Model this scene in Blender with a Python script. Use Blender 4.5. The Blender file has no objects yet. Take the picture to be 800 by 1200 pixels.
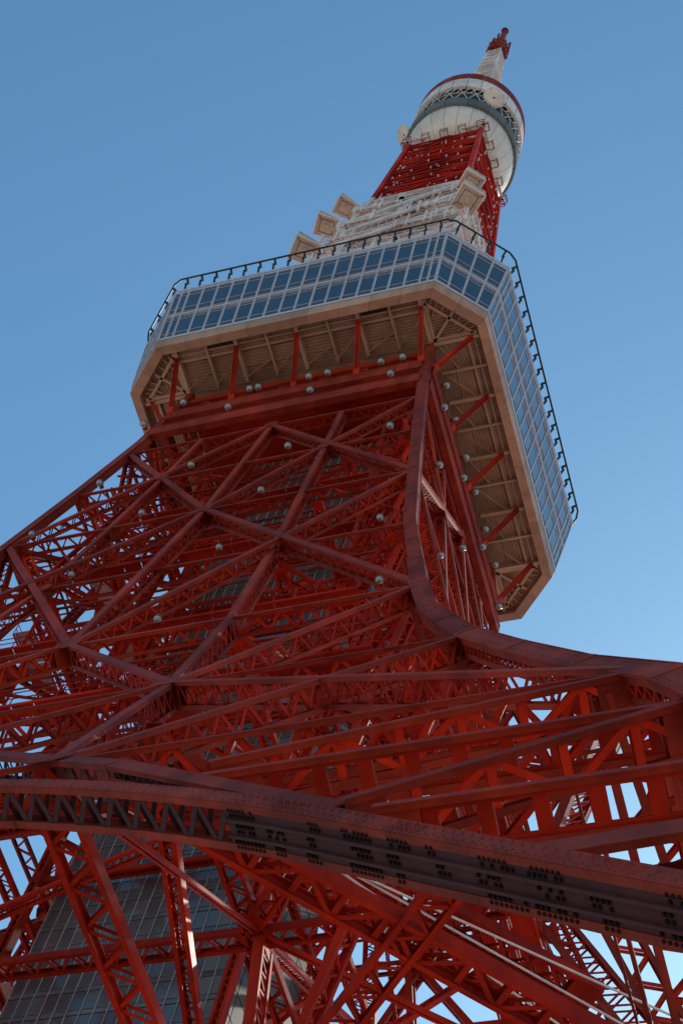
import bpy, math, random
import numpy as np
from mathutils import Matrix, Vector
random.seed(7); RNG = np.random.default_rng(7)
sc = bpy.context.scene
COL = sc.collection
R = math.radians

# ------------------------------------------------------------------ camera
CAM = (39.287, -59.475, 2.092); YAW, PITCH, ROLL, FOC = -0.574, 1.088, 0.335, 2.150
cy, sy, cp, sp = math.cos(YAW), math.sin(YAW), math.cos(PITCH), math.sin(PITCH)
fw = Vector((sy*cp, cy*cp, sp)); r0 = Vector((cy, -sy, 0)); u0 = r0.cross(fw)
rt = math.cos(ROLL)*r0 + math.sin(ROLL)*u0; up = -math.sin(ROLL)*r0 + math.cos(ROLL)*u0
cd = bpy.data.cameras.new('camera'); cam = bpy.data.objects.new('camera', cd); COL.objects.link(cam)
cam.matrix_world = Matrix(((rt.x, up.x, -fw.x, CAM[0]), (rt.y, up.y, -fw.y, CAM[1]), (rt.z, up.z, -fw.z, CAM[2]), (0, 0, 0, 1)))
cd.sensor_fit = 'VERTICAL'; cd.sensor_height = 36; cd.lens = 36*FOC*1000/1200
cd.clip_start = .1; cd.clip_end = 20000
sc.camera = cam

# ------------------------------------------------------------------ daylight
SUN_AZ, SUN_EL = R(2), R(46)            # azimuth from +Y towards +X
w_ = bpy.data.worlds.new('World'); sc.world = w_; w_.use_nodes = True
nt = w_.node_tree; sky = nt.nodes.new('ShaderNodeTexSky'); sky.sky_type = 'NISHITA'; sky.sun_disc = False
sky.sun_elevation = SUN_EL; sky.sun_rotation = SUN_AZ; sky.air_density = 1.0; sky.dust_density = .25; sky.ozone_density = .6
bg = nt.nodes['Background']; bg.inputs[1].default_value = .132
gm = nt.nodes.new('ShaderNodeGamma'); gm.inputs[1].default_value = 1.25
tn = nt.nodes.new('ShaderNodeMix'); tn.data_type = 'RGBA'; tn.blend_type = 'MULTIPLY'; tn.inputs[0].default_value = 1; tn.inputs[7].default_value = (.76, 1.05, .95, 1)
nt.links.new(sky.outputs[0], gm.inputs[0]); nt.links.new(gm.outputs[0], tn.inputs[6]); nt.links.new(tn.outputs[2], bg.inputs[0])
sd = bpy.data.lights.new('sun', 'SUN'); sd.energy = 4.8; sd.angle = R(.53); sd.color = (1, .93, .82)
sun = bpy.data.objects.new('sun', sd); COL.objects.link(sun); sun.location = (100, 200, 300)
sdir = Vector((math.sin(SUN_AZ)*math.cos(SUN_EL), math.cos(SUN_AZ)*math.cos(SUN_EL), math.sin(SUN_EL)))
sun.rotation_euler = sdir.to_track_quat('Z', 'Y').to_euler()
sc.view_settings.view_transform = 'Standard'; sc.view_settings.look = 'None'; sc.view_settings.gamma = 1
sc.view_settings.exposure = 0.0

# ------------------------------------------------------------------ materials
def mat(name, col, rough=.5, spec=.5, metal=0., var=.25, scale=1.5, bump=0., streak=True, coat=0.):
    m = bpy.data.materials.new(name); m.use_nodes = True; t = m.node_tree; b = t.nodes['Principled BSDF']
    b.inputs['Roughness'].default_value = rough; b.inputs['Metallic'].default_value = metal
    b.inputs['Specular IOR Level'].default_value = spec; b.inputs['Coat Weight'].default_value = coat
    tc = t.nodes.new('ShaderNodeTexCoord'); mp = t.nodes.new('ShaderNodeMapping')
    mp.inputs['Scale'].default_value = (1, 1, .25 if streak else 1)
    n = t.nodes.new('ShaderNodeTexNoise'); n.inputs['Scale'].default_value = scale; n.inputs['Detail'].default_value = 6
    n.inputs['Roughness'].default_value = .65
    t.links.new(tc.outputs['Object'], mp.inputs[0]); t.links.new(mp.outputs[0], n.inputs['Vector'])
    rp = t.nodes.new('ShaderNodeValToRGB'); rp.color_ramp.elements[0].position = .3; rp.color_ramp.elements[1].position = .72
    lo = [c*(1-var) for c in col]; hi = [min(1, c*(1+var*.8)) for c in col]
    rp.color_ramp.elements[0].color = (*lo, 1); rp.color_ramp.elements[1].color = (*hi, 1)
    n2 = t.nodes.new('ShaderNodeTexNoise'); n2.inputs['Scale'].default_value = scale*.17; n2.inputs['Detail'].default_value = 3
    ad = t.nodes.new('ShaderNodeMath'); ad.operation = 'ADD'; sb_ = t.nodes.new('ShaderNodeMath'); sb_.operation = 'SUBTRACT'; sb_.inputs[1].default_value = .5
    t.links.new(tc.outputs['Object'], n2.inputs['Vector']); t.links.new(n2.outputs['Fac'], sb_.inputs[0]); t.links.new(n.outputs['Fac'], ad.inputs[0]); t.links.new(sb_.outputs[0], ad.inputs[1])
    oi = t.nodes.new('ShaderNodeObjectInfo'); mv = t.nodes.new('ShaderNodeMapRange'); mv.inputs[3].default_value = 1-var*.55; mv.inputs[4].default_value = 1+var*.4
    hs = t.nodes.new('ShaderNodeHueSaturation'); t.links.new(oi.outputs['Random'], mv.inputs[0]); t.links.new(mv.outputs[0], hs.inputs['Value'])
    t.links.new(ad.outputs[0], rp.inputs[0]); t.links.new(rp.outputs[0], hs.inputs['Color']); t.links.new(hs.outputs[0], b.inputs['Base Color'])
    mr = t.nodes.new('ShaderNodeMapRange'); mr.inputs[3].default_value = max(.02, rough*.8); mr.inputs[4].default_value = min(1, rough*1.25)
    t.links.new(n.outputs['Fac'], mr.inputs[0]); t.links.new(mr.outputs[0], b.inputs['Roughness'])
    if bump:
        bp = t.nodes.new('ShaderNodeBump'); bp.inputs['Strength'].default_value = bump; bp.inputs['Distance'].default_value = .03
        t.links.new(n.outputs['Fac'], bp.inputs['Height']); t.links.new(bp.outputs[0], b.inputs['Normal'])
    return m
RED = mat('orange_red_paint', (.43, .0195, .0055), .6, .10, var=.38, scale=.8)  # brightened to put the glow of the inner members into the colour
REDM = mat('dull_red_paint', (.28, .028, .0145), .55, .11, var=.38, scale=1.0)  # same red kept duller on outer plates, so inner members seem lit
REDW = mat('weathered_red_paint', (.25, .033, .021), .6, .10, var=.4, scale=1.2, bump=.1)
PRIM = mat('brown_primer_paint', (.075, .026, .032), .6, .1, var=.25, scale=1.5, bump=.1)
BOLT = mat('dark_bolt_steel', (.018, .008, .009), .7, .08)
TAN = mat('tan_horn_paint', (.50, .37, .295), .5, var=.22, scale=.8)
WHT = mat('white_steel_paint', (.68, .57, .55), .45, var=.2)
IVO = mat('ivory_panel_paint', (.62, .505, .465), .5, var=.16, scale=.6)
FRM = mat('aluminium_frame', (.47, .44, .52), .38, .5, var=.08, scale=2)
BEI = mat('beige_soffit_paint', (.43, .255, .175), .6, .3, var=.28, scale=.7)
FAS = mat('beige_fascia_paint', (.42, .235, .17), .55, .3, var=.24, scale=.9)
BEM = mat('beige_beam_paint', (.50, .315, .225), .55, .4, var=.15, scale=.7)
DRK = mat('black_rail_paint', (.015, .016, .018), .5, .4)
GRY = mat('dark_grey_band', (.105, .10, .095), .5)
GLS = mat('blue_mirror_glass', (.012, .03, .055), .05, .9, var=.3, scale=.35, streak=False, coat=.6)
SGL = mat('smoked_shaft_glass', (.125, .105, .118), .10, .8, var=.5, scale=.5, coat=.4)
MUL = mat('grey_mullion', (.36, .35, .36), .4)
TRS = mat('dark_transom', (.10, .10, .105), .4)
GAL = mat('pale_conduit_glint', (.74, .70, .69), .35, .5, var=.15)  # pale enough for the plain pipes to pass as sunlit flange edges
SPN = mat('grey_shaft_panel', (.15, .14, .15), .4, var=.2)
LMP = mat('lamp_globe_glass', (.31, .28, .30), .22, .5, var=.1)
LMB = mat('lamp_housing', (.10, .10, .11), .45)
PNK = mat('pale_grating', (.36, .27, .30), .7, var=.2)
CON = mat('plaza_paving', (.37, .27, .21), .85, .3, var=.25, scale=.4, streak=False, bump=.2)
LEAF = None

# ------------------------------------------------------------------ mesh builder
V = lambda *a: np.array(a, float)
def unit(v): return v/np.linalg.norm(v)
BOXF = np.array([[0, 1, 3, 2], [4, 6, 7, 5], [0, 4, 5, 1], [2, 3, 7, 6], [0, 2, 6, 4], [1, 5, 7, 3]])
class MB:
    def __init__(s): s.v = []; s.f = []; s.n = 0; s.smooth = False
    def raw(s, vs, fs):
        vs = np.asarray(vs, float); s.v.append(vs); s.f += [tuple(int(i)+s.n for i in f) for f in fs]; s.n += len(vs); return s
    def beam(s, p, q, sv, nv, w, t):
        p = np.asarray(p, float); q = np.asarray(q, float); a = sv*(w/2); b = nv*(t/2)
        s.raw([p-a-b, p-a+b, p+a-b, p+a+b, q-a-b, q-a+b, q+a-b, q+a+b], BOXF); return s
    def rod(s, p, q, w, t=None, ref=(0, 0, 1)):
        p = np.asarray(p, float); q = np.asarray(q, float); a = unit(q-p); ref = np.asarray(ref, float)
        if abs(a@ref) > .95: ref = V(1, 0, 0)
        sv = unit(np.cross(a, ref)); return s.beam(p, q, sv, np.cross(sv, a), w, t or w)
    def box(s, lo, hi):
        lo = V(*lo); hi = V(*hi); c = (lo+hi)/2; d = hi-lo
        return s.beam(c-V(0, 0, d[2]/2), c+V(0, 0, d[2]/2), V(1, 0, 0), V(0, 1, 0), d[0], d[1])
    def tube(s, p, q, r, n=8, cap=True, r2=None):
        p = np.asarray(p, float); q = np.asarray(q, float); a = unit(q-p); ref = V(0, 0, 1) if abs(a[2]) < .9 else V(1, 0, 0)
        x = unit(np.cross(a, ref)); y = np.cross(a, x); r2 = r if r2 is None else r2
        th = np.arange(n)*2*math.pi/n; c = np.cos(th)[:, None]*x+np.sin(th)[:, None]*y
        fs = [(i, (i+1) % n, n+(i+1) % n, n+i) for i in range(n)]
        if cap: fs += [tuple(range(n))[::-1], tuple(range(n, 2*n))]
        return s.raw(np.vstack([p+c*r, q+c*r2]), fs)
    def lathe(s, prof, n=48, a0=0, a1=2*math.pi, cap=False):
        full = abs(a1-a0-2*math.pi) < 1e-6; m = n if full else n+1
        th = a0+np.arange(m)*(a1-a0)/n; vs = []
        for r, z in prof: vs.append(np.stack([r*np.cos(th), r*np.sin(th), np.full(m, z)], 1))
        fs = []
        for j in range(len(prof)-1):
            for i in range(n):
                k = (i+1) % m; fs.append((j*m+i, j*m+k, (j+1)*m+k, (j+1)*m+i))
        return s.raw(np.vstack(vs), fs)
    def build(s, name, m, parent=None, smooth=False, **props):
        me = bpy.data.meshes.new(name); me.from_pydata(np.vstack(s.v).tolist(), [], s.f); me.materials.append(m)
        if smooth: me.polygons.foreach_set('use_smooth', [True]*len(me.polygons))
        o = bpy.data.objects.new(name, me); COL.objects.link(o)
        if parent: o.parent = parent
        for k, v in props.items(): o[k] = v
        return o
def empty(name, label, cat, loc=(0, 0, 0), group=None, rz=0):
    o = bpy.data.objects.new(name, None); COL.objects.link(o); o.location = loc; o.rotation_euler = (0, 0, rz)
    o.empty_display_size = 1; o['label'] = label; o['category'] = cat
    if group: o['group'] = group
    return o
def copy_tree(o, parent=None):
    c = o.copy(); COL.objects.link(c); c.parent = parent if parent else o.parent
    for ch in list(o.children): copy_tree(ch, c)
    return c
def four(objs):                       # repeat one face's pieces on the other three faces
    for o in objs:
        for k in (1, 2, 3):
            c = copy_tree(o, o.parent); c.rotation_euler = (0, 0, k*math.pi/2)

# ------------------------------------------------------------------ tower profile
ZT = [0, 20, 36, 44, 51, 59, 67, 77, 83, 97, 109, 120, 131, 141, 154, 214, 240, 262]
WT = [47.5, 42.5, 37.5, 34.9, 31.6, 28.1, 24.7, 21, 19.4, 16.3, 14.65, 13.2, 11.85, 10.9, 10.0, 5.75, 4.95, 4.5]
def w(z): return float(np.interp(z, ZT, WT))
def P(x, z, off=0.): return V(x, -w(z)-off, z)
def facing(z): d = (w(z+1.5)-w(z-1.5))/3; return unit(V(0, -1, -d))

tower = empty('lattice_tower', 'tall red steel lattice tower with flared legs, riveted arch and white upper section', 'tower')

def lace(mb, p0, p1, q0, q1, pitch, bw, bt, x=False):
    """zigzag bars between the edges p0-p1 and q0-q1"""
    L = np.linalg.norm(p1-p0); n = max(2, int(round(L/pitch))); a = unit(p1-p0); nn = unit(np.cross(a, q0-p0))
    pt = lambda e, t: (p0+(p1-p0)*t) if e == 0 else (q0+(q1-q0)*t)
    for i in range(n):
        A = pt(i % 2, i/n); B = pt((i+1) % 2, (i+1)/n); ax = unit(B-A)
        mb.beam(A, B, np.cross(nn, ax), nn, bw, bt)
        if x:
            A = pt((i+1) % 2, i/n); B = pt(i % 2, (i+1)/n); ax = unit(B-A); mb.beam(A+nn*bt*1.1, B+nn*bt*1.1, np.cross(nn, ax), nn, bw, bt)

def girder(p, q, N, b, d, name, style='lace', m=RED, lm=None, parent=None, pitch=None, end=None, inset=0., bw=None):
    """box girder: solid outer plate, inner plate, laced (or battened) sides"""
    p = np.asarray(p, float); q = np.asarray(q, float); a = unit(q-p); L = np.linalg.norm(q-p)
    N = unit(N-a*(N@a)); s = np.cross(a, N); p = p-N*inset; q = q-N*inset
    g = MB(); t = .05; lip = min(.14, d*.2)
    g.beam(p-N*t/2, q-N*t/2, s, N, b, t); g.beam(p-N*(d-t/2), q-N*(d-t/2), s, N, b, t)
    for e in (-1, 1):
        for dd in (t+lip/2, d-t-lip/2):
            o = s*e*(b/2-.02)-N*dd; g.beam(p+o, q+o, s, N, .03, lip)
    # end gussets and the battens between
    el = end if end is not None else min(d*.9, L*.12)
    for e in (-1, 1):
        o = s*e*(b/2-.055)-N*d/2
        for t0, t1 in ((0, el/L), (1-el/L, 1)):
            g.beam(p+(q-p)*t0+o, p+(q-p)*t1+o, s, N, .025, d-2*t)
    go = g.build(name, m, parent or tower)
    l = MB(); bw = bw or max(.075, .11*d)
    for e in (-1, 1):
        o = s*e*(b/2-.085-.0); i0 = -N*(t+.03); i1 = -N*(d-t-.03); A = p+a*el; B = q-a*el
        if style == 'lace': lace(l, A+o+i0, B+o+i0, A+o+i1, B+o+i1, pitch or d*.62, bw, .02)
        elif style == 'x': lace(l, A+o+i0, B+o+i0, A+o+i1, B+o+i1, pitch or d*.9, bw, .02, True)
        elif style == 'ladder':
            n = max(2, int(L/(pitch or d*1.25)))
            for k in range(1, n):
                c = p+(q-p)*k/n+o; l.beam(c+i0, c+i1, a, s, .26*d, .03)
            for dd in (.16, d-.16): l.beam(p+o-N*dd, q+o-N*dd, N, s, .28 if d > 1 else .2, .025)
        elif style == 'truss':
            n = max(2, int(L/(pitch or d*1.1)))
            for k in range(n+1):
                c = p+(q-p)*k/n+o; l.beam(c+i0, c+i1, a, s, .16*d, .03)
            lace(l, p+o+i0+s*.03, q+o+i0+s*.03, p+o+i1+s*.03, q+o+i1+s*.03, L/n, .13*d, .02)
    if l.n: l.build('lacing', lm or m, go, kind='stuff')
    return go

# ------------------------------------------------------------------ face bracing (front face, then copied round)
F = []
LV = [128.5, 119, 108.6, 97.3, 82.5, 66.5, 46.5]
def sz(z): return (.42, .82) if z > 100 else (.46, 1.0) if z > 75 else (.44, 1.2) if z > 55 else (.5, 1.45)
KP = .465
def leg(sgn, z): return P(sgn*(w(z)-.35), z)
def post(sgn, z): return P(sgn*KP*w(z), z)
def cen(z): return P(0, z)
def fg(p, q, name, b=None, d=None, inset=.0, **k):
    zm = (p[2]+q[2])/2; bb, dd = sz(zm); k.setdefault('m', REDM); k.setdefault('lm', RED)
    F.append(girder(p, q, facing(zm), b or bb, d or dd, name, inset=inset, **k))
for z in LV:
    fg(leg(-1, z), leg(1, z), 'horizontal_girder', sz(z)[0]*.6, sz(z)[1]*1.15, inset=.10)
for s in (-1, 1):
    fg(cen(128.5), leg(s, 108.6), 'diagonal_brace'); fg(leg(s, 128.5), cen(108.6), 'diagonal_brace', inset=.03)
    fg(cen(108.6), leg(s, 82.5), 'diagonal_brace'); fg(leg(s, 108.6), cen(82.5), 'diagonal_brace', inset=.03)
    fg(cen(82.5), post(s, 66.5), 'diagonal_brace'); fg(post(s, 66.5), leg(s, 46.5), 'diagonal_brace')
    fg(leg(s, 82.5), post(s, 66.5), 'diagonal_brace', inset=.03); fg(post(s, 66.5), cen(46.5), 'diagonal_brace', inset=.03)
    fg(leg(s, 66.5), post(s, 46.5), 'diagonal_brace', inset=.05)
    zz = [128.5, 119, 108.6, 97.3, 82.5, 66.5, 46.5]
    for a, b in zip(zz[:-1], zz[1:]): fg(post(s, a), post(s, b), 'secondary_post', inset=.06)
    # spandrel bracing between the arch and the leg
    fg(P(s*22.0, 41), leg(s, 41), 'spandrel_girder', .26, 1.4, .12, style='ladder', pitch=1.2)
    fg(P(s*28.4, 35.8), leg(s, 35.8), 'spandrel_girder', .26, 1.4, .12, style='ladder', pitch=1.2)
    fg(P(s*32.6, 31.0), leg(s, 31.6), 'spandrel_plate', .8, 1.0, .02, style='none', m=REDW)
    fg(P(s*27.4, 36.4), leg(s, 41), 'diagonal_brace', .34, 1.45, .05, style='truss')
    fg(P(s*22.4, 42), leg(s, 46), 'diagonal_brace', .34, 1.45, .05, style='truss')
    # hip brace running down into the arch
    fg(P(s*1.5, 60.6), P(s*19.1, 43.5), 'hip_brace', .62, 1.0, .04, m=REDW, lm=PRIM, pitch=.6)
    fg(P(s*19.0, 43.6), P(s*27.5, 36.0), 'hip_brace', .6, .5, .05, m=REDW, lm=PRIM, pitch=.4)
def gusset(c, r):
    N = facing(c[2]); x = V(1, 0, 0); y = np.cross(N, x); g = MB(); n = 8
    ring = [c+x*math.cos(math.pi*(2*i+1)/n)*r+y*math.sin(math.pi*(2*i+1)/n)*r*1.15 for i in range(n)]
    g.raw([v-N*.02 for v in ring]+[v+N*.022 for v in ring], [tuple(range(n))[::-1], tuple(range(n, 2*n))]+[(i, (i+1) % n, n+(i+1) % n, n+i) for i in range(n)])
    for i in range(n):
        for rr in (.55, .85): p_ = c+(ring[i]-c)*rr+N*.02; g.tube(p_, p_+N*.025, .035, 5, True, .02)
    F.append(g.build('gusset_plate', REDW, tower))
for z, r in ((128.5, .55), (108.6, .6), (82.5, .75)): gusset(cen(z), r)
for s in (-1, 1):
    for z, r in ((119, .5), (97.3, .62), (66.5, .85), (46.5, .8)): gusset(post(s, z), r)
zz = [128.5, 108.6, 82.5]
for a, b in zip(zz[:-1], zz[1:]): fg(cen(a), cen(b), 'secondary_post', inset=.06)
# plate girders under the deck
for z0, z1, off in ((132.2, 133.7, .22), (135.8, 137.4, .3)):
    g = MB(); zc = (z0+z1)/2; x = w(zc)-.45
    g.beam(P(-x, zc, off), P(x, zc, off), V(0, 0, 1), V(0, 1, 0), z1-z0, .06)
    for z in (z0, z1): g.beam(P(-x, z, 0)+V(0, -off+.2-(w(zc)-w(z)), 0), P(x, z, 0)+V(0, -off+.2-(w(zc)-w(z)), 0), V(0, 0, 1), V(0, 1, 0), .07, .55)
    F.append(g.build('plate_girder', REDM, tower))
for z in (139.4, 141.2): fg(leg(-1, z), leg(1, z), 'horizontal_girder', .4, .7, .1)
for k in range(6):
    x0 = -10.4+k*20.8/6
    fg(P(x0, 137.8), P(x0+20.8/12, 141), 'deck_truss_brace', .25, .4, .3, style='none'); fg(P(x0+20.8/12, 141), P(x0+20.8/6, 137.8), 'deck_truss_brace', .25, .4, .3, style='none')

# ------------------------------------------------------------------ arch
KA = .0153
def arch_z(x):
    x = abs(x); return 46.55-KA*x*x if x < 26 else 46.55-KA*676-.84*(x-26)
def arch_piece(xs, laced):
    g = MB(); l = MB(); rv = MB(); bl = MB(); rb = MB()
    fh = .62; d = 1.25
    for i, (xa, xb) in enumerate(zip(xs[:-1], xs[1:])):
        p = P(xa, arch_z(xa)); q = P(xb, arch_z(xb)); a = unit(q-p); N = facing((p[2]+q[2])/2); N = unit(N-a*(N@a))
        s = np.cross(a, N); s = s if s[2] > 0 else -s              # s points away from the opening
        j = a*.01
        g.beam(p+s*fh/2-N*.03-j, q+s*fh/2-N*.03+j, s, N, fh, .06)        # face plate
        g.beam(p+s*fh/2-N*(d-.03)-j, q+s*fh/2-N*(d-.03)+j, s, N, fh, .06)
        L = np.linalg.norm(q-p)
        for e in (.0, fh): g.beam(p+s*(e+.01)-N*.12-j, q+s*(e+.01)-N*.12+j, s, N, .05, .18); g.beam(p+s*(e+.01)-N*(d-.12)-j, q+s*(e+.01)-N*(d-.12)+j, s, N, .05, .18)
        if laced:
            for e in (.03, fh-.03):
                lace(l, p+s*e-N*.1, q+s*e-N*.1, p+s*e-N*(d-.1), q+s*e-N*(d-.1), .62, .19, .025)
        else:
            for e in (.03, fh-.03): l.beam(p+s*e-N*d/2-j, q+s*e-N*d/2+j, N, s, d-.14, .04)
            for dd in (.45, .85): rb.beam(p-N*dd-j-s*.03, q-N*dd-j-s*.03, N, s, .07, .09)
        # rivets on the face plate
        for rr in ((.09, .19, .43, .53) if not laced else (.09, .53)):
            n = int(L/.3)
            for k in range(n):
                c = p+a*((k+.5)*L/n+(.08 if rr in (.19, .43) else 0))+s*rr; rv.tube(c, c+N*.03, .032, 6, True, .018)
        if i % 3 == 1 and not laced:                                       # splice: denser rivets and bolt clusters underneath
            for ii in range(7):
                for jj in range(4):
                    c = p+a*(L*(.15+.1*ii))+s*(.14+.11*jj); rv.tube(c+a*.05, c+a*.05+N*.03, .03, 6, True, .018)
        if not laced:
            for row, dd in enumerate((.26, .65, 1.04)):
                m = (2, 4, 0, 5, 3)[(i*2+row) % 5] if i % 3 else (7, 5, 8)[row]
                st = .1+.25*((i*7+row*3) % 5)/5
                for k in range(m):
                    for h in (-.065, .065):
                        if random.random() < .88:
                            c = p+a*(L*st+k*.155+(.03 if h > 0 else 0))-N*(dd+h); bl.tube(c, c-s*.045, .053, 6, True, .040)
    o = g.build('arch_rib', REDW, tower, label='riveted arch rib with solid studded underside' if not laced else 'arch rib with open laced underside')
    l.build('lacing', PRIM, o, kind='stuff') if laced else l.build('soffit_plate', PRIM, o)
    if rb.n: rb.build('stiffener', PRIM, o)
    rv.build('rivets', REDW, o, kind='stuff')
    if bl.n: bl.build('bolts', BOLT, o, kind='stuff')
    F.append(o)
for s in (-1, 1):
    for x0, x1, lc in ((0, 12.2, True), (12.2, 24.3, True), (24.3, 32.5, False), (32.5, 41.5, False)):
        xs = np.linspace(x0, x1, 7 if lc else 8)*s
        arch_piece(list(xs), lc)
four(F)

# ------------------------------------------------------------------ legs
LEGS = []
def leg_section(z0, z1, sz0, sz1, laced, name='leg_column', path=None, m=REDW):
    path = path or (lambda z: V(w(z)+max(0, 44-z)*.08, -w(z)-max(0, 44-z)*.05, z))
    p = path(z0); q = path(z1); a = unit(q-p); n1 = unit(V(0, -1, 0)-a*(-a[1])); n2 = unit(V(1, 0, 0)-a*a[0]); n2 = unit(n2-n1*(n2@n1))
    S = (sz0+sz1)/2; g = MB(); t = .06; c = lambda u, v: -n1*u-n2*v
    j = a*.02
    g.beam(p-n2*(S/2)+n1*(.1-t/2)-j, q-n2*(S/2)+n1*(.1-t/2)+j, n2, n1, S+.2, t)
    g.beam(p-n1*(S/2)+n2*(.1-t/2)-j, q-n1*(S/2)+n2*(.1-t/2)+j, n1, n2, S+.2-2*t, t)
    l = MB()
    if laced:
        A = p-n2*(S-.0); B = q-n2*S
        for base, dirv in ((p-n2*S, -n1), (p-n1*S, -n2)):
            for e in (.12, S-.12): g.beam(base+dirv*e-j, base+dirv*e+(q-p)+j, dirv, np.cross(dirv, a), .24, .05)
            lace(l, base+dirv*.2, base+dirv*.2+(q-p), base+dirv*(S-.2), base+dirv*(S-.2)+(q-p), .4, .11, .03)
    else:
        g.beam(p-n2*(S/2)-n1*S-j, q-n2*(S/2)-n1*S+j, n2, n1, S-.0, t); g.beam(p-n1*(S/2)-n2*S-j, q-n1*(S/2)-n2*S+j, n1, n2, S-2*t, t)
    # splice straps at the upper end, rivet seams down the plate edges
    for nn, ss in ((n1, n2), (n2, n1)):
        for off in (0., .0):
            pass
        g.beam(q-a*.55-ss*(S/2)+nn*.115, q-a*.02-ss*(S/2)+nn*.115, ss, nn, S+.14, .03)
        for e in (-.05, S+.05): g.beam(p-ss*e+nn*.11, q-ss*e+nn*.11, ss, nn, .05, .025)
    o = g.build(name, m, tower)
    if l.n: l.build('lacing', RED, o, kind='stuff')
    rv = MB(); L = np.linalg.norm(q-p); n = int(L/.34)
    for k in range(n):
        for e in (.06, .2, S-.2, S-.06):
            cc = p+a*((k+.5)*L/n)-n2*e+n1*.1; rv.tube(cc, cc+n1*.028, .03, 5, True, .016)
    rv.build('rivets', m, o, kind='stuff')
    LEGS.append(o)
zk = [44, 51, 59, 67, 72, 77, 83, 88, 92.5, 97, 103, 109, 114.5, 120, 125.5, 131, 136, 143]
for a, b in zip(zk[:-1], zk[1:]):
    s = .85 if b <= 67 else float(np.interp((a+b)/2, [67, 80, 92], [.85, .75, .55]))
    leg_section(a, b, s, s, b <= 67)
for a, b in ((0, 10), (10, 20), (20, 28), (28, 36), (36, 44)): leg_section(a, b, .95, .95, True)
sp_ = lambda z: max(0., (30-z)*.3)
for fx, fy in ((1, 0), (0, 1), (1, 1)):
    for a, b in ((0, 10), (10, 20), (20, 30)):
        leg_section(a, b, .9, .9, True, 'leg_inner_column', lambda z, fx=fx, fy=fy: V(w(z)-fx*sp_(z), -w(z)+fy*sp_(z), z), RED)
for z0, z1 in ((4, 14), (14, 24)):
    c = lambda fx, fy, z: V(w(z)-fx*sp_(z)-.5, -w(z)+fy*sp_(z)+.5, z)
    for A, B in (((0, 0), (1, 0)), ((0, 0), (0, 1)), ((1, 0), (1, 1)), ((0, 1), (1, 1))):
        N = V(0, -1, .3) if A[1] == B[1] else V(1, 0, .3)
        LEGS.append(girder(c(*A, z0), c(*B, z1), N, .35, .5, 'leg_brace')); LEGS.append(girder(c(*B, z0), c(*A, z1), N, .35, .5, 'leg_brace', inset=.1))
        LEGS.append(girder(c(*A, z1), c(*B, z1), N, .35, .5, 'leg_brace', inset=.2))
four(LEGS)

# ------------------------------------------------------------------ light secondary bracing set a little inside each face
T = []
lv = [131, 124, 119, 114, 108.6, 103, 97.3, 90, 82.5, 74.5, 66.5, 57, 46.5]
for i, (a, b) in enumerate(zip(lv[:-1], lv[1:])):
    fr = [-.96, -.72, -KP, 0, KP, .72, .96]; ins = 1.3
    nz = facing((a+b)/2)
    for j, (f0, f1) in enumerate(zip(fr[:-1], fr[1:])):
        pa, pb, qa, qb = [P(f*w(z), z) for f, z in ((f0, a), (f1, a), (f0, b), (f1, b))]
        if ((i+j) % 2 == 0 and abs(f0+f1) > 1) or b < 96 or (j in (2, 3) and b < 119): continue
        if (i+j) % 2: T.append(girder(pa, qb, nz, .16, .28, 'light_brace', inset=ins, pitch=.45, lm=RED, m=RED))
        else: T.append(girder(pb, qa, nz, .16, .28, 'light_brace', inset=ins, pitch=.45))
    for f in (-.72, .72) if b > 96 else (): T.append(girder(P(f*w(a), a), P(f*w(b), b), nz, .2, .3, 'light_post', inset=ins+.3, pitch=.5))
    if i % 2: g = MB(); A, B = P(-w(b)*.95, b+1.5), P(w(b)*.95, b+1.5); g.rod(A-nz*2, B-nz*2, .14); g.rod(A-nz*2.4, B-nz*2.4, .09); T.append(g.build('service_pipe', REDM, tower))
four(T)

# ------------------------------------------------------------------ inside bracing
I = []
UP = V(0, 0, -1)
for z in (119, 108.6, 97.3, 82.5, 66.5, 46.5):
    W_ = w(z)-.9; k = max(KP*w(z), 7.7); b, d = sz(z)
    zb = z-.15
    I.append(girder(V(k, -W_, zb), V(k, W_, zb), V(1, 0, 0), b, d*.9, 'floor_girder', inset=-.3))
    I.append(girder(V(k, -k, zb), V(W_, -W_, zb), V(1, 1, 0), b*.8, d*.8, 'floor_brace'))
    if 50 < z < 100: I.append(girder(V(k, -W_, zb), V(W_, -k, zb), V(1, -1, 0), b*.7, d*1., 'floor_brace', inset=.1))
    if z > 90: I.append(girder(V(k, -k, zb), V(W_, 0, zb), UP, b*.6, d*.6, 'floor_brace', inset=.2))
for za, zb in ((46.5, 66.5), (66.5, 82.5), (82.5, 97.3), (97.3, 108.6), (108.6, 119), (119, 131)):
    ka, kb = max(KP*w(za), 7.7), max(KP*w(zb), 7.7); b, d = sz(za)
    I.append(girder(V(ka, -ka, za), V(kb, -kb, zb), V(0, -1, 0), b, d*.9, 'inner_post'))
    if za > 60:
        I.append(girder(V(ka, -ka, za), V(kb, kb, zb), V(1, 0, 0), b*.6, d*.6, 'inner_brace'))
    I.append(girder(V(ka, -ka, za), V(w(zb)-1, -w(zb)+1, zb), V(0, -1, 0), b*.7, d*.7, 'inner_brace'))
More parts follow.
